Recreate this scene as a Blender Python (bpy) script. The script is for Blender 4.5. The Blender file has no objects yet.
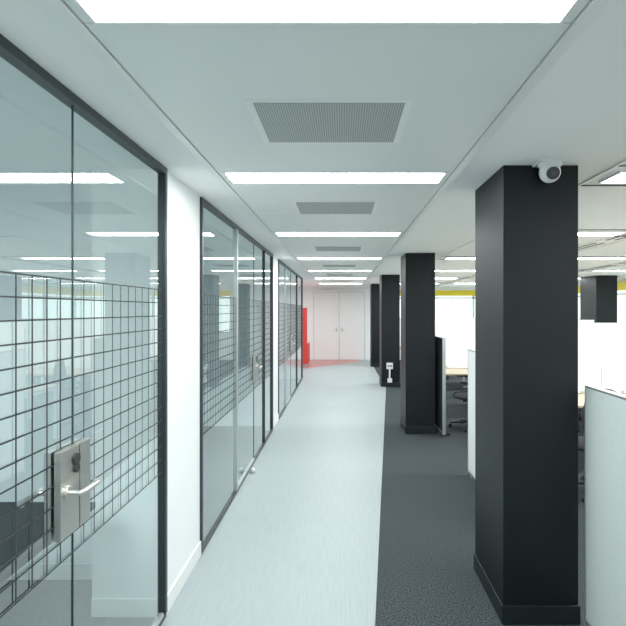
import bpy, math
from mathutils import Vector, Matrix
S=bpy.context.scene
try:
    S.view_settings.view_transform='Standard'
    S.view_settings.look='None'
    S.view_settings.gamma=1.18
except Exception as e: print(e)

# ---------------- materials ----------------
def mat(name,col,rough=0.5,metal=0.0,spec=0.5,bump=0,bscale=50,vary=0,vscale=5,stretch=(1,1,1),emit=0):
    m=bpy.data.materials.new(name); m.use_nodes=True
    nt=m.node_tree; b=nt.nodes['Principled BSDF']
    b.inputs['Base Color'].default_value=(*col,1)
    b.inputs['Roughness'].default_value=rough
    b.inputs['Metallic'].default_value=metal
    b.inputs['Specular IOR Level'].default_value=spec
    tc=nt.nodes.new('ShaderNodeTexCoord'); mp=nt.nodes.new('ShaderNodeMapping')
    mp.inputs['Scale'].default_value=stretch
    nt.links.new(tc.outputs['Object'],mp.inputs['Vector'])
    if vary:
        n=nt.nodes.new('ShaderNodeTexNoise'); n.inputs['Scale'].default_value=vscale; n.inputs['Detail'].default_value=6
        nt.links.new(mp.outputs[0],n.inputs['Vector'])
        r=nt.nodes.new('ShaderNodeValToRGB')
        r.color_ramp.elements[0].position=0.35; r.color_ramp.elements[1].position=0.65
        r.color_ramp.elements[0].color=(*[c*(1-vary) for c in col],1)
        r.color_ramp.elements[1].color=(*[min(1,c*(1+vary)) for c in col],1)
        nt.links.new(n.outputs['Fac'],r.inputs['Fac']); nt.links.new(r.outputs['Color'],b.inputs['Base Color'])
    if bump:
        n=nt.nodes.new('ShaderNodeTexNoise'); n.inputs['Scale'].default_value=bscale
        nt.links.new(mp.outputs[0],n.inputs['Vector'])
        bp=nt.nodes.new('ShaderNodeBump'); bp.inputs['Strength'].default_value=bump; bp.inputs['Distance'].default_value=0.01
        nt.links.new(n.outputs['Fac'],bp.inputs['Height']); nt.links.new(bp.outputs['Normal'],b.inputs['Normal'])
    return m
def emis(name,col,st):
    m=bpy.data.materials.new(name); m.use_nodes=True; nt=m.node_tree; nt.nodes.clear()
    e=nt.nodes.new('ShaderNodeEmission'); o=nt.nodes.new('ShaderNodeOutputMaterial')
    e.inputs[0].default_value=(*col,1); e.inputs[1].default_value=st
    nt.links.new(e.outputs[0],o.inputs[0]); return m
def glassmat(name,tint,f0=0.08,k=1.0):
    m=bpy.data.materials.new(name); m.use_nodes=True; nt=m.node_tree; nt.nodes.clear()
    g=nt.nodes.new('ShaderNodeNewGeometry'); d=nt.nodes.new('ShaderNodeVectorMath'); d.operation='DOT_PRODUCT'
    nt.links.new(g.outputs['Incoming'],d.inputs[0]); nt.links.new(g.outputs['Normal'],d.inputs[1])
    def M(op,a,b=None):
        n=nt.nodes.new('ShaderNodeMath'); n.operation=op
        for i,v in enumerate((a,b)):
            if v is None: continue
            if isinstance(v,(int,float)): n.inputs[i].default_value=v
            else: nt.links.new(v,n.inputs[i])
        return n.outputs[0]
    c=M('ABSOLUTE',d.outputs['Value']); p=M('POWER',M('SUBTRACT',1,c),5)
    F=M('ADD',M('MULTIPLY',p,1-f0),f0)
    F2=M('MULTIPLY',M('DIVIDE',M('MULTIPLY',F,2),M('ADD',F,1)),k)
    t=nt.nodes.new('ShaderNodeBsdfTransparent'); t.inputs[0].default_value=(*tint,1)
    gl=nt.nodes.new('ShaderNodeBsdfGlossy'); gl.inputs['Roughness'].default_value=0.0; gl.inputs[0].default_value=(.95,1,1,1)
    mx=nt.nodes.new('ShaderNodeMixShader'); o=nt.nodes.new('ShaderNodeOutputMaterial')
    nt.links.new(F2,mx.inputs[0]); nt.links.new(t.outputs[0],mx.inputs[1]); nt.links.new(gl.outputs[0],mx.inputs[2]); nt.links.new(mx.outputs[0],o.inputs[0])
    return m

WHITE=mat('white_paint',(.88,.91,.91),.6,spec=.3,vary=.01,vscale=2)
ROOMW=mat('room_paint',(.80,.87,.89),.7,spec=.2,vary=.015,vscale=2)
CEIL=mat('ceiling_plaster',(.92,.95,.945),.8,spec=.2,vary=.008,vscale=2)
TILE=mat('ceiling_metal_tile',(.83,.89,.873),.45,spec=.4,vary=.008,vscale=3)
TRIMW=mat('white_trim',(.86,.88,.88),.4)
VINYL=mat('vinyl_floor',(.345,.398,.412),.42,spec=.35,vary=.055,vscale=6,stretch=(12,.8,1))
CARP=mat('carpet_dark',(.046,.055,.060),1,spec=.1,vary=.85,vscale=110,bump=.6,bscale=180)
RCARP=mat('red_floor',(.50,.14,.13),.3,spec=.7,vary=.1,vscale=20)
GCARP=mat('carpet_grey',(.075,.085,.095),1,spec=.1,vary=.3,vscale=120)
BLACK=mat('column_black_paint',(.0032,.0052,.0068),.5,spec=.2,vary=.1,vscale=3)
SKD=mat('dark_skirting',(.006,.009,.011),.45,spec=.3)
ALU=mat('dark_aluminium',(.028,.036,.040),.4,metal=.5)
SILV=mat('silver_aluminium',(.50,.53,.53),.35,metal=.7)
STEEL=mat('brushed_steel',(.62,.61,.57),.33,metal=1,vary=.08,vscale=20,stretch=(1,1,30))
GRID=mat('grid_vinyl_film',(.010,.016,.020),.6)
PLAST=mat('black_plastic',(.012,.012,.013),.4)
FAB=mat('black_fabric',(.012,.013,.015),.95,bump=.3,bscale=200)
SCR=mat('screen_fabric_light',(.52,.59,.57),.9,spec=.1,bump=.2,bscale=200,vary=.04,vscale=80)
SCRSHADE=mat('screen_fabric_shaded',(.03,.036,.04),.9,spec=.1,bump=.2,bscale=200)  # screen fabric with its shade painted in as dark grey
DIVW=mat('divider_white',(.90,.92,.91),.5,spec=.3)
OAK=mat('desk_top_beech',(.55,.44,.31),.4,vary=.1,vscale=5,stretch=(1,14,1))
YEL=mat('yellow_paint',(.80,.62,.004),.5)
RED=mat('red_upholstery',(.60,.025,.02),.6,bump=.1,bscale=150)
GLASS=glassmat('clear_glass',(.82,.915,.93),.115)
WGLASS=glassmat('window_glass',(.9,.97,.95),.04)
LIGHT=emis('light_diffuser',(.94,1,.99),33)
LENS=mat('lens_black',(.005,.005,.008),.08)
PORC=mat('white_plastic',(.78,.8,.8),.3)

def grillemat():
    m=bpy.data.materials.new('perforated_grille'); m.use_nodes=True; nt=m.node_tree; b=nt.nodes['Principled BSDF']
    tc=nt.nodes.new('ShaderNodeTexCoord'); v=nt.nodes.new('ShaderNodeTexVoronoi'); v.inputs['Scale'].default_value=100
    v.inputs['Randomness'].default_value=0.0
    nt.links.new(tc.outputs['Object'],v.inputs['Vector'])
    r=nt.nodes.new('ShaderNodeValToRGB'); r.color_ramp.elements[0].position=.30; r.color_ramp.elements[1].position=.42
    r.color_ramp.elements[0].color=(.15,.17,.165,1); r.color_ramp.elements[1].color=(.50,.55,.53,1)
    nt.links.new(v.outputs['Distance'],r.inputs['Fac']); nt.links.new(r.outputs['Color'],b.inputs['Base Color'])
    b.inputs['Roughness'].default_value=.6
    return m
GRILLE=grillemat()

# ---------------- mesh builder ----------------
class B:
    def __init__(s): s.v=[];s.f=[];s.m=[];s.mats=[];s.sm=[]
    def mi(s,m):
        if m not in s.mats: s.mats.append(m)
        return s.mats.index(m)
    def poly(s,pts,m,smooth=False):
        n=len(s.v); s.v+= [tuple(p) for p in pts]; s.f.append(tuple(range(n,n+len(pts)))); s.m.append(s.mi(m)); s.sm.append(smooth)
    def box(s,x0,x1,y0,y1,z0,z1,m):
        n=len(s.v); s.v+=[(x0,y0,z0),(x1,y0,z0),(x1,y1,z0),(x0,y1,z0),(x0,y0,z1),(x1,y0,z1),(x1,y1,z1),(x0,y1,z1)]
        for f in ((0,3,2,1),(4,5,6,7),(0,1,5,4),(1,2,6,5),(2,3,7,6),(3,0,4,7)):
            s.f.append(tuple(n+i for i in f)); s.m.append(s.mi(m)); s.sm.append(False)
        return s
    def cyl(s,p0,p1,r0,m,r1=None,seg=16):
        r1=r0 if r1 is None else r1
        p0=Vector(p0);p1=Vector(p1);d=(p1-p0).normalized()
        a=d.orthogonal().normalized(); b=d.cross(a)
        n=len(s.v)
        for p,r in ((p0,r0),(p1,r1)):
            for i in range(seg):
                t=2*math.pi*i/seg; s.v.append(tuple(p+a*(r*math.cos(t))+b*(r*math.sin(t))))
        for i in range(seg):
            j=(i+1)%seg; s.f.append((n+i,n+j,n+seg+j,n+seg+i)); s.m.append(s.mi(m)); s.sm.append(True)
        s.f.append(tuple(n+i for i in reversed(range(seg)))); s.m.append(s.mi(m)); s.sm.append(False)
        s.f.append(tuple(n+seg+i for i in range(seg))); s.m.append(s.mi(m)); s.sm.append(False)
    def tube(s,pts,r,m,seg=12):
        for a,b in zip(pts,pts[1:]): s.cyl(a,b,r,m,seg=seg)
        for p in pts[1:-1]: s.ball(p,r,m,10,6)
    def ball(s,c,r,m,seg=20,rings=12,sc=(1,1,1)):
        n=len(s.v)
        for k in range(rings+1):
            ph=math.pi*k/rings
            for i in range(seg):
                t=2*math.pi*i/seg
                s.v.append((c[0]+sc[0]*r*math.sin(ph)*math.cos(t),c[1]+sc[1]*r*math.sin(ph)*math.sin(t),c[2]+sc[2]*r*math.cos(ph)))
        for k in range(rings):
            for i in range(seg):
                j=(i+1)%seg
                s.f.append((n+k*seg+i,n+(k+1)*seg+i,n+(k+1)*seg+j,n+k*seg+j)); s.m.append(s.mi(m)); s.sm.append(True)
    def done(s,name,bevel=0,loc=None,rot=0):
        me=bpy.data.meshes.new(name); me.from_pydata(s.v,[],s.f)
        for m in s.mats: me.materials.append(m)
        me.polygons.foreach_set('material_index',s.m); me.polygons.foreach_set('use_smooth',s.sm); me.update()
        o=bpy.data.objects.new(name,me); S.collection.objects.link(o)
        if loc: o.location=loc
        o.rotation_euler[2]=rot
        if bevel:
            md=o.modifiers.new('bevel','BEVEL'); md.width=bevel; md.segments=2; md.limit_method='ANGLE'
        return o

H=2.6; XL=-1.03; YE=17.85; XR=7.5; XB=-4.2; YN=-3.0
# ---------------- shell ----------------
B().box(XB-.1,XR+.1,YN-.1,YE+.1,-.1,0,CARP).done('floor')
def bx(y): return .186+.0952*(y-2.816)
b=B(); pts=[(XL-.03,YN),(bx(YN),YN),(bx(11.5),11.5),(.99,11.5),(.99,YE),(XL-.03,YE)]
b.poly([(x,y,.003) for x,y in pts],VINYL); b.done('floor_vinyl')
b=B(); b.poly([(x,y,.003) for x,y in [(XB,13.1),(XL-.03,13.1),(XL-.03,YE),(XB,YE)]],VINYL); b.done('floor_lobby')
b=B(); b.poly([(x,y,.006) for x,y in [(XB,13.8),(-2.1,14.3),(-.94,15.35),(.6,17.2),(.6,YE),(XB,YE)]],RCARP); b.done('floor_red')
b=B(); b.poly([(x,y,.003) for x,y in [(XB,YN),(XL-.03,YN),(XL-.03,13.0),(XB,13.0)]],GCARP); b.done('floor_meeting_room')
B().box(XB-.1,XR+.1,YN-.1,YE+.1,H,H+.1,CEIL).done('ceiling')
B().box(XB-.1,XR+.1,YN-.1,YN,0,H,WHITE).done('wall_near')
B().box(XB-.1,XB,YN,YE,0,H,ROOMW).done('wall_left')
b=B(); b.box(XB,1.9,YE,YE+.1,0,H,WHITE)
b.box(1.9,XR,YE,YE+.1,0,.95,WHITE); b.box(1.9,XR,YE,YE+.1,2.45,H,WHITE); b.done('wall_back')
b=B(); b.box(XL-.42,XL,2.90,3.62,0,H,WHITE); b.done('wall_pier')
b=B(); b.box(XL-.12,XL,7.36,8.04,0,H,WHITE); b.done('wall_pier.001')
b=B(); b.box(XL-.12,XL,12.92,13.12,0,H,WHITE); b.done('wall_pier.002')
B().box(XB,XL-.42,3.30,3.40,0,H,ROOMW).done('wall_cross')
B().box(XB,XL-.12,7.65,7.75,0,H,ROOMW).done('wall_cross.001')
B().box(XB,XL-.12,12.97,13.07,0,H,ROOMW).done('wall_cross.002')
b=B(); b.box(XL-.42,XL+.012,2.888,2.899,.004,.11,TRIMW); b.box(XL,XL+.012,2.90,3.62,.004,.11,TRIMW); b.done('baseboard_left',.003)
b=B(); b.box(XL,XL+.012,7.36,8.04,.004,.11,TRIMW); b.done('baseboard_left.001',.003)
b=B(); b.box(XB,XL-.42,3.288,3.30,.004,.11,TRIMW); b.done('baseboard_cross',.003)

# double door at end
for k,(x0,x1) in enumerate(((-1.0,-.110),(-.090,.80))):
    b=B(); b.box(x0,x1,YE-.045,YE-.002,.012,2.41,TRIMW)
    hx= x1-.08 if k==0 else x0+.08
    b.box(hx-.02,hx+.02,YE-.050,YE-.045,1.0,1.15,SILV)
    b.tube([(hx,YE-.045,1.08),(hx,YE-.085,1.08),(hx+(-.11 if k==0 else .11),YE-.085,1.08)],.009,SILV)
    b.done('door_%d'%(k+1),.003)
b=B(); b.box(-1.015,.815,YE-.012,YE-.001,.007,2.425,SILV)
b.box(-1.08,-1.015,YE-.06,YE,0.007,2.49,WHITE); b.box(.815,.88,YE-.06,YE,0.007,2.49,WHITE); b.box(-1.015,.815,YE-.06,YE,2.425,2.49,WHITE); b.done('trim_1',.003)

# ---------------- corridor ceiling strip ----------------
TX0,TX1=-.73,.65
zt=H-.012
rows=[(-1.2,-.95),(1.13,1.41),(2.93,3.18),(5.19,5.45),(7.72,7.97),(10.18,10.43),(12.64,12.89),(15.1,15.35)]
b=B(); g=.003
prev=YN
for (a,c) in rows+[(YE,YE)]:
    n=max(1,round((a-prev)/1.15)); st=(a-prev)/n
    for i in range(n):
        if a-prev<.05: continue
        b.box(TX0+g,TX1-g,prev+i*st+g,prev+(i+1)*st-g,zt,H-.001,TILE)
    if c<YE:
        b.box(TX0+g,TX0+.03,a+g,c-g,zt,H-.001,TILE); b.box(TX1-.03,TX1-g,a+g,c-g,zt,H-.001,TILE)
    prev=c
b.done('ceiling_tiles',.002)
b=B()
for x in (TX0-.045,TX1+.003):
    b.box(x,x+.042,YN,YE-.01,H-.018,H-.001,TRIMW)
    b.box(x+(.046 if x<0 else -.007),x+(.049 if x<0 else -.004),YN,YE-.01,H-.004,H-.001,ALU)
b.done('trim_2',.002)
def light(x0,x1,y0,y1,e=.012):
    b=B()
    b.box(x0,x1,y0,y0+e,H-.016,H-.001,TRIMW); b.box(x0,x1,y1-e,y1,H-.016,H-.001,TRIMW)
    b.box(x0,x0+e,y0+e,y1-e,H-.016,H-.001,TRIMW); b.box(x1-e,x1,y0+e,y1-e,H-.016,H-.001,TRIMW)
    b.poly([(x0+e,y0+e,H-.010),(x0+e,y1-e,H-.010),(x1-e,y1-e,H-.010),(x1-e,y0+e,H-.010)],LIGHT)
    b.done('ceiling_light_panel')
for a,c in rows: light(-.70,.62,a,c)
for a,c in rows:
    for x in (1.63,3.4,5.2): light(x,x+1.32,a,c)
for y in (.1,.75,-1.5): light(-3.2,-1.7,y,y+.25)  # out-of-view panels added to brighten the room behind the near glass
for y in (4.9,9.2,11.4,14.2,15.9): light(-3.6,-2.2,y,y+.25)
for y in (1.94,3.73,6.35,8.9,11.3,13.7):
    b=B(); z1=zt-.0005; x0,x1,y0,y1=-.346,.245,y,y+.45
    b.box(x0-.03,x1+.03,y0-.02,y1+.02,z1-.003,z1,CEIL)
    b.box(x0,x1,y0,y1,z1-.006,z1-.003,GRILLE); b.done('ceiling_air_grille')
b=B()
for x in (3.08,3.18,4.88,4.98,6.7,6.8):
    for y in range(-2,17,1):
        b.box(x,x+.03,y+.1,y+.85,H-.006,H-.001,PLAST)
b.done('ceiling_slot_diffuser')
b=B()
for x in (1.55,3.0,3.3,4.8,5.1,6.6): b.box(x-.006,x+.006,YN,YE-.01,H-.010,H-.001,TRIMW)
for y in [r[0]-.1 for r in rows]+[r[1]+.1 for r in rows]: b.box(1.56,XR,y-.003,y+.003,H-.008,H-.001,ALU)
b.done('trim_3')

# ---------------- columns ----------------
def column(x0,x1,y0,y1):
    b=B(); b.box(x0,x1,y0,y1,0.0,H,BLACK)
    e=.009
    b.box(x0-e,x1+e,y0-e,y0,0.004,.11,SKD);b.box(x0-e,x1+e,y1,y1+e,0.004,.11,SKD)
    b.box(x0-e,x0,y0,y1,0.004,.11,SKD);b.box(x1,x1+e,y0,y1,0.004,.11,SKD)
    b.done('column',.003)
for y in (2.83,7.18,11.56,15.6): column(.913,1.338,y,y+.6)
column(6.0,6.5,11.8,12.6); column(6.0,6.5,7.2,7.8)
# cctv
b=B(); cx,cy=1.145,2.755
b.box(cx-.07,cx+.07,cy-.055,cy+.07,H-.014,H-.0,PORC)
b.cyl((cx,cy,H-.028),(cx,cy,H-.01),.062,PORC,seg=28)
b.cyl((cx,cy,H-.04),(cx,cy,H-.028),.048,PORC,r1=.062,seg=28)
b.ball((cx,cy,H-.062),.056,PORC,28,16)
b.cyl((cx-.002,cy-.037,H-.075),(cx-.002,cy-.058,H-.081),.034,PLAST,seg=24)
b.cyl((cx-.002,cy-.058,H-.081),(cx-.002,cy-.061,H-.082),.018,LENS,seg=24)
b.done('security_camera',.001)
b=B(); x=1.10; y=11.56
b.box(x-.07,x+.07,y-.05,y-.001,.42,.56,PORC); b.cyl((x,y-.03,.12),(x,y-.03,.43),.018,PORC)
b.box(x-.05,x+.05,y-.06,y-.013,.11,.20,PORC)
b.box(x-.045,x-.01,y-.053,y-.05,.47,.51,PLAST); b.box(x+.01,x+.045,y-.053,y-.05,.47,.51,PLAST)
b.done('power_socket',.003)

# ---------------- glass partitions ----------------
GZ0,GZ1=.855,1.895; NR=14; CW=.083
def grid(b,y0,y1,x=XL+.0015):
    w=.0028
    ch=(GZ1-GZ0)/NR
    for i in range(NR+1):
        z=GZ0+i*ch; b.box(x-.001,x+.001,y0,y1,z-w,z+w,GRID)
    k0=math.ceil(y0/CW); k1=math.floor(y1/CW)
    for k in range(k0,k1+1):
        y=k*CW
        if y-w<y0 or y+w>y1: continue
        b.box(x-.001,x+.001,y-w,y+w,GZ0,GZ1,GRID)
def pane(b,y0,y1,z0=.03,z1=H-.035):
    b.poly([(XL-.004,y0,z0),(XL-.004,y1,z0),(XL-.004,y1,z1),(XL-.004,y0,z1)],GLASS)
def partition(y0,y1,panes,mull,doorm=ALU):
    b=B(); T=H-.035
    b.box(XL-.03,XL+.018,y0,y1,T,H-.001,ALU); b.box(XL-.03,XL+.012,y0,y1,.004,.03,ALU)
    b.box(XL-.03,XL+.018,y0,y0+.03,.03,T,ALU); b.box(XL-.03,XL+.018,y1-.03,y1,.03,T,ALU)
    for (a,c) in panes:
        pane(b,a,c); grid(b,a,c)
    for y,w,m in mull: b.box(XL-.03,XL+.015,y-w/2,y+w/2,.03,T,m)
    b.done('glass_partition')
def door(y0,y1,lock,sgn):
    b=B(); pane(b,y0+.004,y1-.004); grid(b,y0+.004,y1-.004)
    for y in (y0+.002,y1-.002): b.box(XL-.007,XL+.001,y-.0015,y+.0015,.03,H-.035,ALU)
    b.box(XL-.012,XL+.012,y0+.01,y1-.01,.03,.05,SILV)
    z0,z1=.95,1.27
    for s in (1,-1):
        X=XL-.004
        a,c=sorted((X+s*.006,X+s*.03))
        ys=sorted((lock+sgn*.004,lock+sgn*.078)); b.box(a,c,ys[0],ys[1],z0,z1,STEEL)
        ys=sorted((lock-sgn*.004,lock-sgn*.13)); b.box(a,c,ys[0],ys[1],z0,z1,STEEL)
        xo=X+s*.03
        b.cyl((xo,lock-sgn*.03,1.22),(xo+s*.008,lock-sgn*.03,1.22),.022,PLAST,seg=20)
        b.cyl((xo,lock-sgn*.03,1.185),(xo+s*.008,lock-sgn*.03,1.185),.017,PLAST,seg=20)
        yl=lock-sgn*.085; zl=1.11
        b.cyl((xo,yl,zl),(xo+s*.01,yl,zl),.028,STEEL,seg=24)
        if s==1: b.tube([(xo,yl,zl),(xo+s*.045,yl,zl),(xo+s*.052,yl+sgn*.02,zl),(xo+s*.052,yl+sgn*.12,zl),(xo+s*.035,yl+sgn*.135,zl)],.010,STEEL)
        else: b.tube([(xo,yl,zl),(xo+s*.045,yl,zl),(xo+s*.052,yl-sgn*.02,zl),(xo+s*.052,yl-sgn*.10,zl),(xo+s*.035,yl-sgn*.115,zl)],.010,STEEL)
    b.done('glass_door',.0015)
partition(-2.9,2.90,[(-2.87,-.9),(-.9,.1),(.1,1.0),(1.0,1.911)],[(-.9,.006,SILV)])
door(1.915,2.868,1.915,1)
partition(3.62,7.36,[(3.65,4.84),(5.86,7.33)],[(4.865,.05,SILV),(6.6,.012,ALU)])
door(4.90,5.855,5.855,-1)
partition(8.04,12.92,[(8.07,9.05),(10.06,11.4),(11.4,12.89)],[(9.07,.05,SILV),(11.4,.04,ALU)])
door(9.10,10.055,10.055,-1)
b=B(); b.cyl((-.97,5.45,.004),(-.97,5.45,.03),.03,STEEL,seg=20); b.cyl((-.97,5.45,.03),(-.97,5.45,.055),.022,PORC,r1=.018,seg=20); b.done('door_stop',.001)

# meeting table behind near glass
b=B(); x0,x1,y0,y1=-2.7,-1.33,.5,2.70
b.box(x0,x1,y0,y1,.71,.745,BLACK)
for y in (y0+.35,y1-.35):
    b.box(x0+.3,x1-.3,y-.03,y+.03,.03,.69,PLAST); b.box(x0+.15,x1-.15,y-.05,y+.05,.003,.035,PLAST)
b.box(x0+.5,x1-.5,y0+.35,y1-.35,.66,.71,PLAST)
b.done('meeting_table',.004)

# ---------------- red high back seat ----------------
b=B()
b.box(-1.95,-1.09,15.55,15.75,.10,1.85,RED); b.box(-1.95,-1.08,15.75,16.35,.12,.46,RED)
b.box(-1.12,-1.05,15.55,16.35,.10,.72,RED)
for x in (-1.9,-1.09):
    for y in (15.6,16.28): b.cyl((x,y,.006),(x,y,.13),.02,SILV)
b.done('high_back_sofa',.02)

# ---------------- office ----------------
def screen(y0,y1,m,edge,x=1.35,h=1.36):
    b=B(); t=.02
    b.box(x-t,x+t,y0+.012,y1-.012,.06,h-.012,m)
    b.box(x-t-.003,x+t+.003,y0,y0+.012,.03,h,edge); b.box(x-t-.003,x+t+.003,y1-.012,y1,.03,h,edge)
    b.box(x-t-.003,x+t+.003,y0+.012,y1-.012,h-.012,h,edge); b.box(x-t-.003,x+t+.003,y0+.012,y1-.012,.045,.06,edge)
    for y in (y0+.1,y1-.1): b.box(x-.02,x+.10,y-.02,y+.02,.0,.045,edge if m is not SCRSHADE else PLAST)
    b.done('partition_screen',.003)
screen(.6,2.80,SCR,SILV,x=1.38)
screen(3.75,5.4,DIVW,SILV,x=1.38)
screen(7.0,7.75,SCRSHADE,SILV,x=1.43,h=1.39)
def bench(yc,x0,x1):
    b=B()
    n=round((x1-x0)/1.6); st=(x1-x0)/n
    for i in range(n):
        a=x0+i*st; c=a+st
        b.box(a+.004,c-.004,yc-.78,yc-.03,.72,.745,OAK); b.box(a+.004,c-.004,yc+.03,yc+.78,.72,.745,OAK)
    for i in range(n+1):
        a=x0+i*st; a=min(max(a,x0+.05),x1-.05)
        for y in (yc-.74,yc+.74): b.box(a-.025,a+.025,y-.025,y+.025,0,.69,TRIMW)
        b.box(a-.025,a+.025,yc-.76,yc+.76,.68,.72,TRIMW)
    b.box(x0+.05,x1-.05,yc-.02,yc+.02,.66,.70,TRIMW)
    b.done('bench_desk',.003)
    b=B()
    for i in range(n):
        a=x0+i*st; c=a+st
        b.box(a+.01,c-.01,yc-.018,yc+.018,.75,1.55,DIVW)
        for x in (a+.25,c-.25): b.box(x-.02,x+.02,yc-.03,yc+.03,.7455,.79,SILV)
    b.done('desk_divider',.004)
bench(6.2,1.85,5.95)
bench(8.9,1.6,5.9)
bench(11.6,1.6,5.85)
bench(14.3,1.6,7.2)
bench(3.5,2.3,7.1)
def chair(x,y,rot):
    b=B()
    for k in range(5):
        t=2*math.pi*k/5+.3; c,s=math.cos(t),math.sin(t)
        b.cyl((0,0,.10),(.29*c,.29*s,.075),.022,PLAST,r1=.014)
        b.cyl((.29*c-.018*s,.29*s+.018*c,.03),(.29*c+.018*s,.29*s-.018*c,.03),.03,PLAST,seg=14)
        b.cyl((.29*c,.29*s,.03),(.29*c,.29*s,.08),.008,PLAST)
    b.cyl((0,0,.09),(0,0,.28),.028,PLAST); b.cyl((0,0,.28),(0,0,.42),.016,SILV)
    b.box(-.11,.11,-.12,.12,.41,.44,PLAST)
    b.ball((0,0,.475),.25,FAB,28,10,(1,.96,.2))
    b.tube([(0,-.10,.42),(0,-.25,.45),(0,-.29,.62),(0,-.27,.8)],.018,PLAST)
    b.ball((0,-.25,.78),.25,FAB,24,12,(.86,.14,1.12))
    for s in (-1,1):
        b.tube([(s*.12,0,.42),(s*.27,0,.44),(s*.28,0,.63)],.014,PLAST); b.box(s*.28-.035,s*.28+.035,-.11,.13,.63,.66,PLAST)
    b.done('office_chair',0,(x,y,0),rot)
chair(1.93,7.55,1.45); chair(2.45,4.85,-.1); chair(3.6,7.55,.1); chair(3.95,4.85,.1); chair(2.6,10.25,0.1); chair(2.5,12.95,.1); chair(4.2,10.25,-.1)

# ---------------- windows ----------------
def piece(b,axis,u0,u1,z0,z1,t0,t1,m):
    if axis=='x': b.box(u0,u1,YE+t0,YE+t1,z0,z1,m)
    else: b.box(XR+t0,XR+t1,u0,u1,z0,z1,m)
b=B()
b.box(XR,XR+.1,YN,YE+.1,0,.95,WHITE); b.box(XR,XR+.1,YN,YE+.1,2.45,H,WHITE); b.box(XR,XR+.1,YN,-2.5,.95,2.45,WHITE); b.done('wall_right')
def windows(axis,u0,u1,n,name):
    b=B(); st=(u1-u0)/n
    for i in range(n+1):
        u=u0+i*st; w=.04
        piece(b,axis,max(u0,u-w),min(u1,u+w),.95,2.45,.01,.08,SILV)
    piece(b,axis,u0,u1,.95,1.0,.01,.08,SILV); piece(b,axis,u0,u1,2.18,2.24,.01,.08,SILV)
    if axis=='x': b.poly([(u0,YE+.05,1),(u1,YE+.05,1),(u1,YE+.05,2.45),(u0,YE+.05,2.45)],WGLASS)
    else: b.poly([(XR+.05,u0,1),(XR+.05,u1,1),(XR+.05,u1,2.45),(XR+.05,u0,2.45)],WGLASS)
    b.done(name)
windows('x',1.9,XR,4,'window_1'); windows('y',-2.5,YE,12,'window_2')
b=B(); b.box(1.9,XR-.03,YE-.03,YE-.001,2.28,2.48,YEL); b.box(XR-.03,XR-.001,YN,YE,2.30,2.54,YEL); b.done('trim_4')

# ---------------- world ----------------
w=bpy.data.worlds.new('World'); S.world=w; w.use_nodes=True
bg=w.node_tree.nodes['Background']; bg.inputs[0].default_value=(.86,.97,.95,1); bg.inputs[1].default_value=2.4

# ---------------- camera ----------------
c=bpy.data.cameras.new('camera'); co=bpy.data.objects.new('camera',c); S.collection.objects.link(co)
co.location=(0,0,1.78); co.rotation_euler=(math.radians(90),0,0)
c.sensor_width=36; c.lens=36*500/626; c.shift_x=-29/626; c.shift_y=-3/626; c.clip_start=.02
S.camera=co
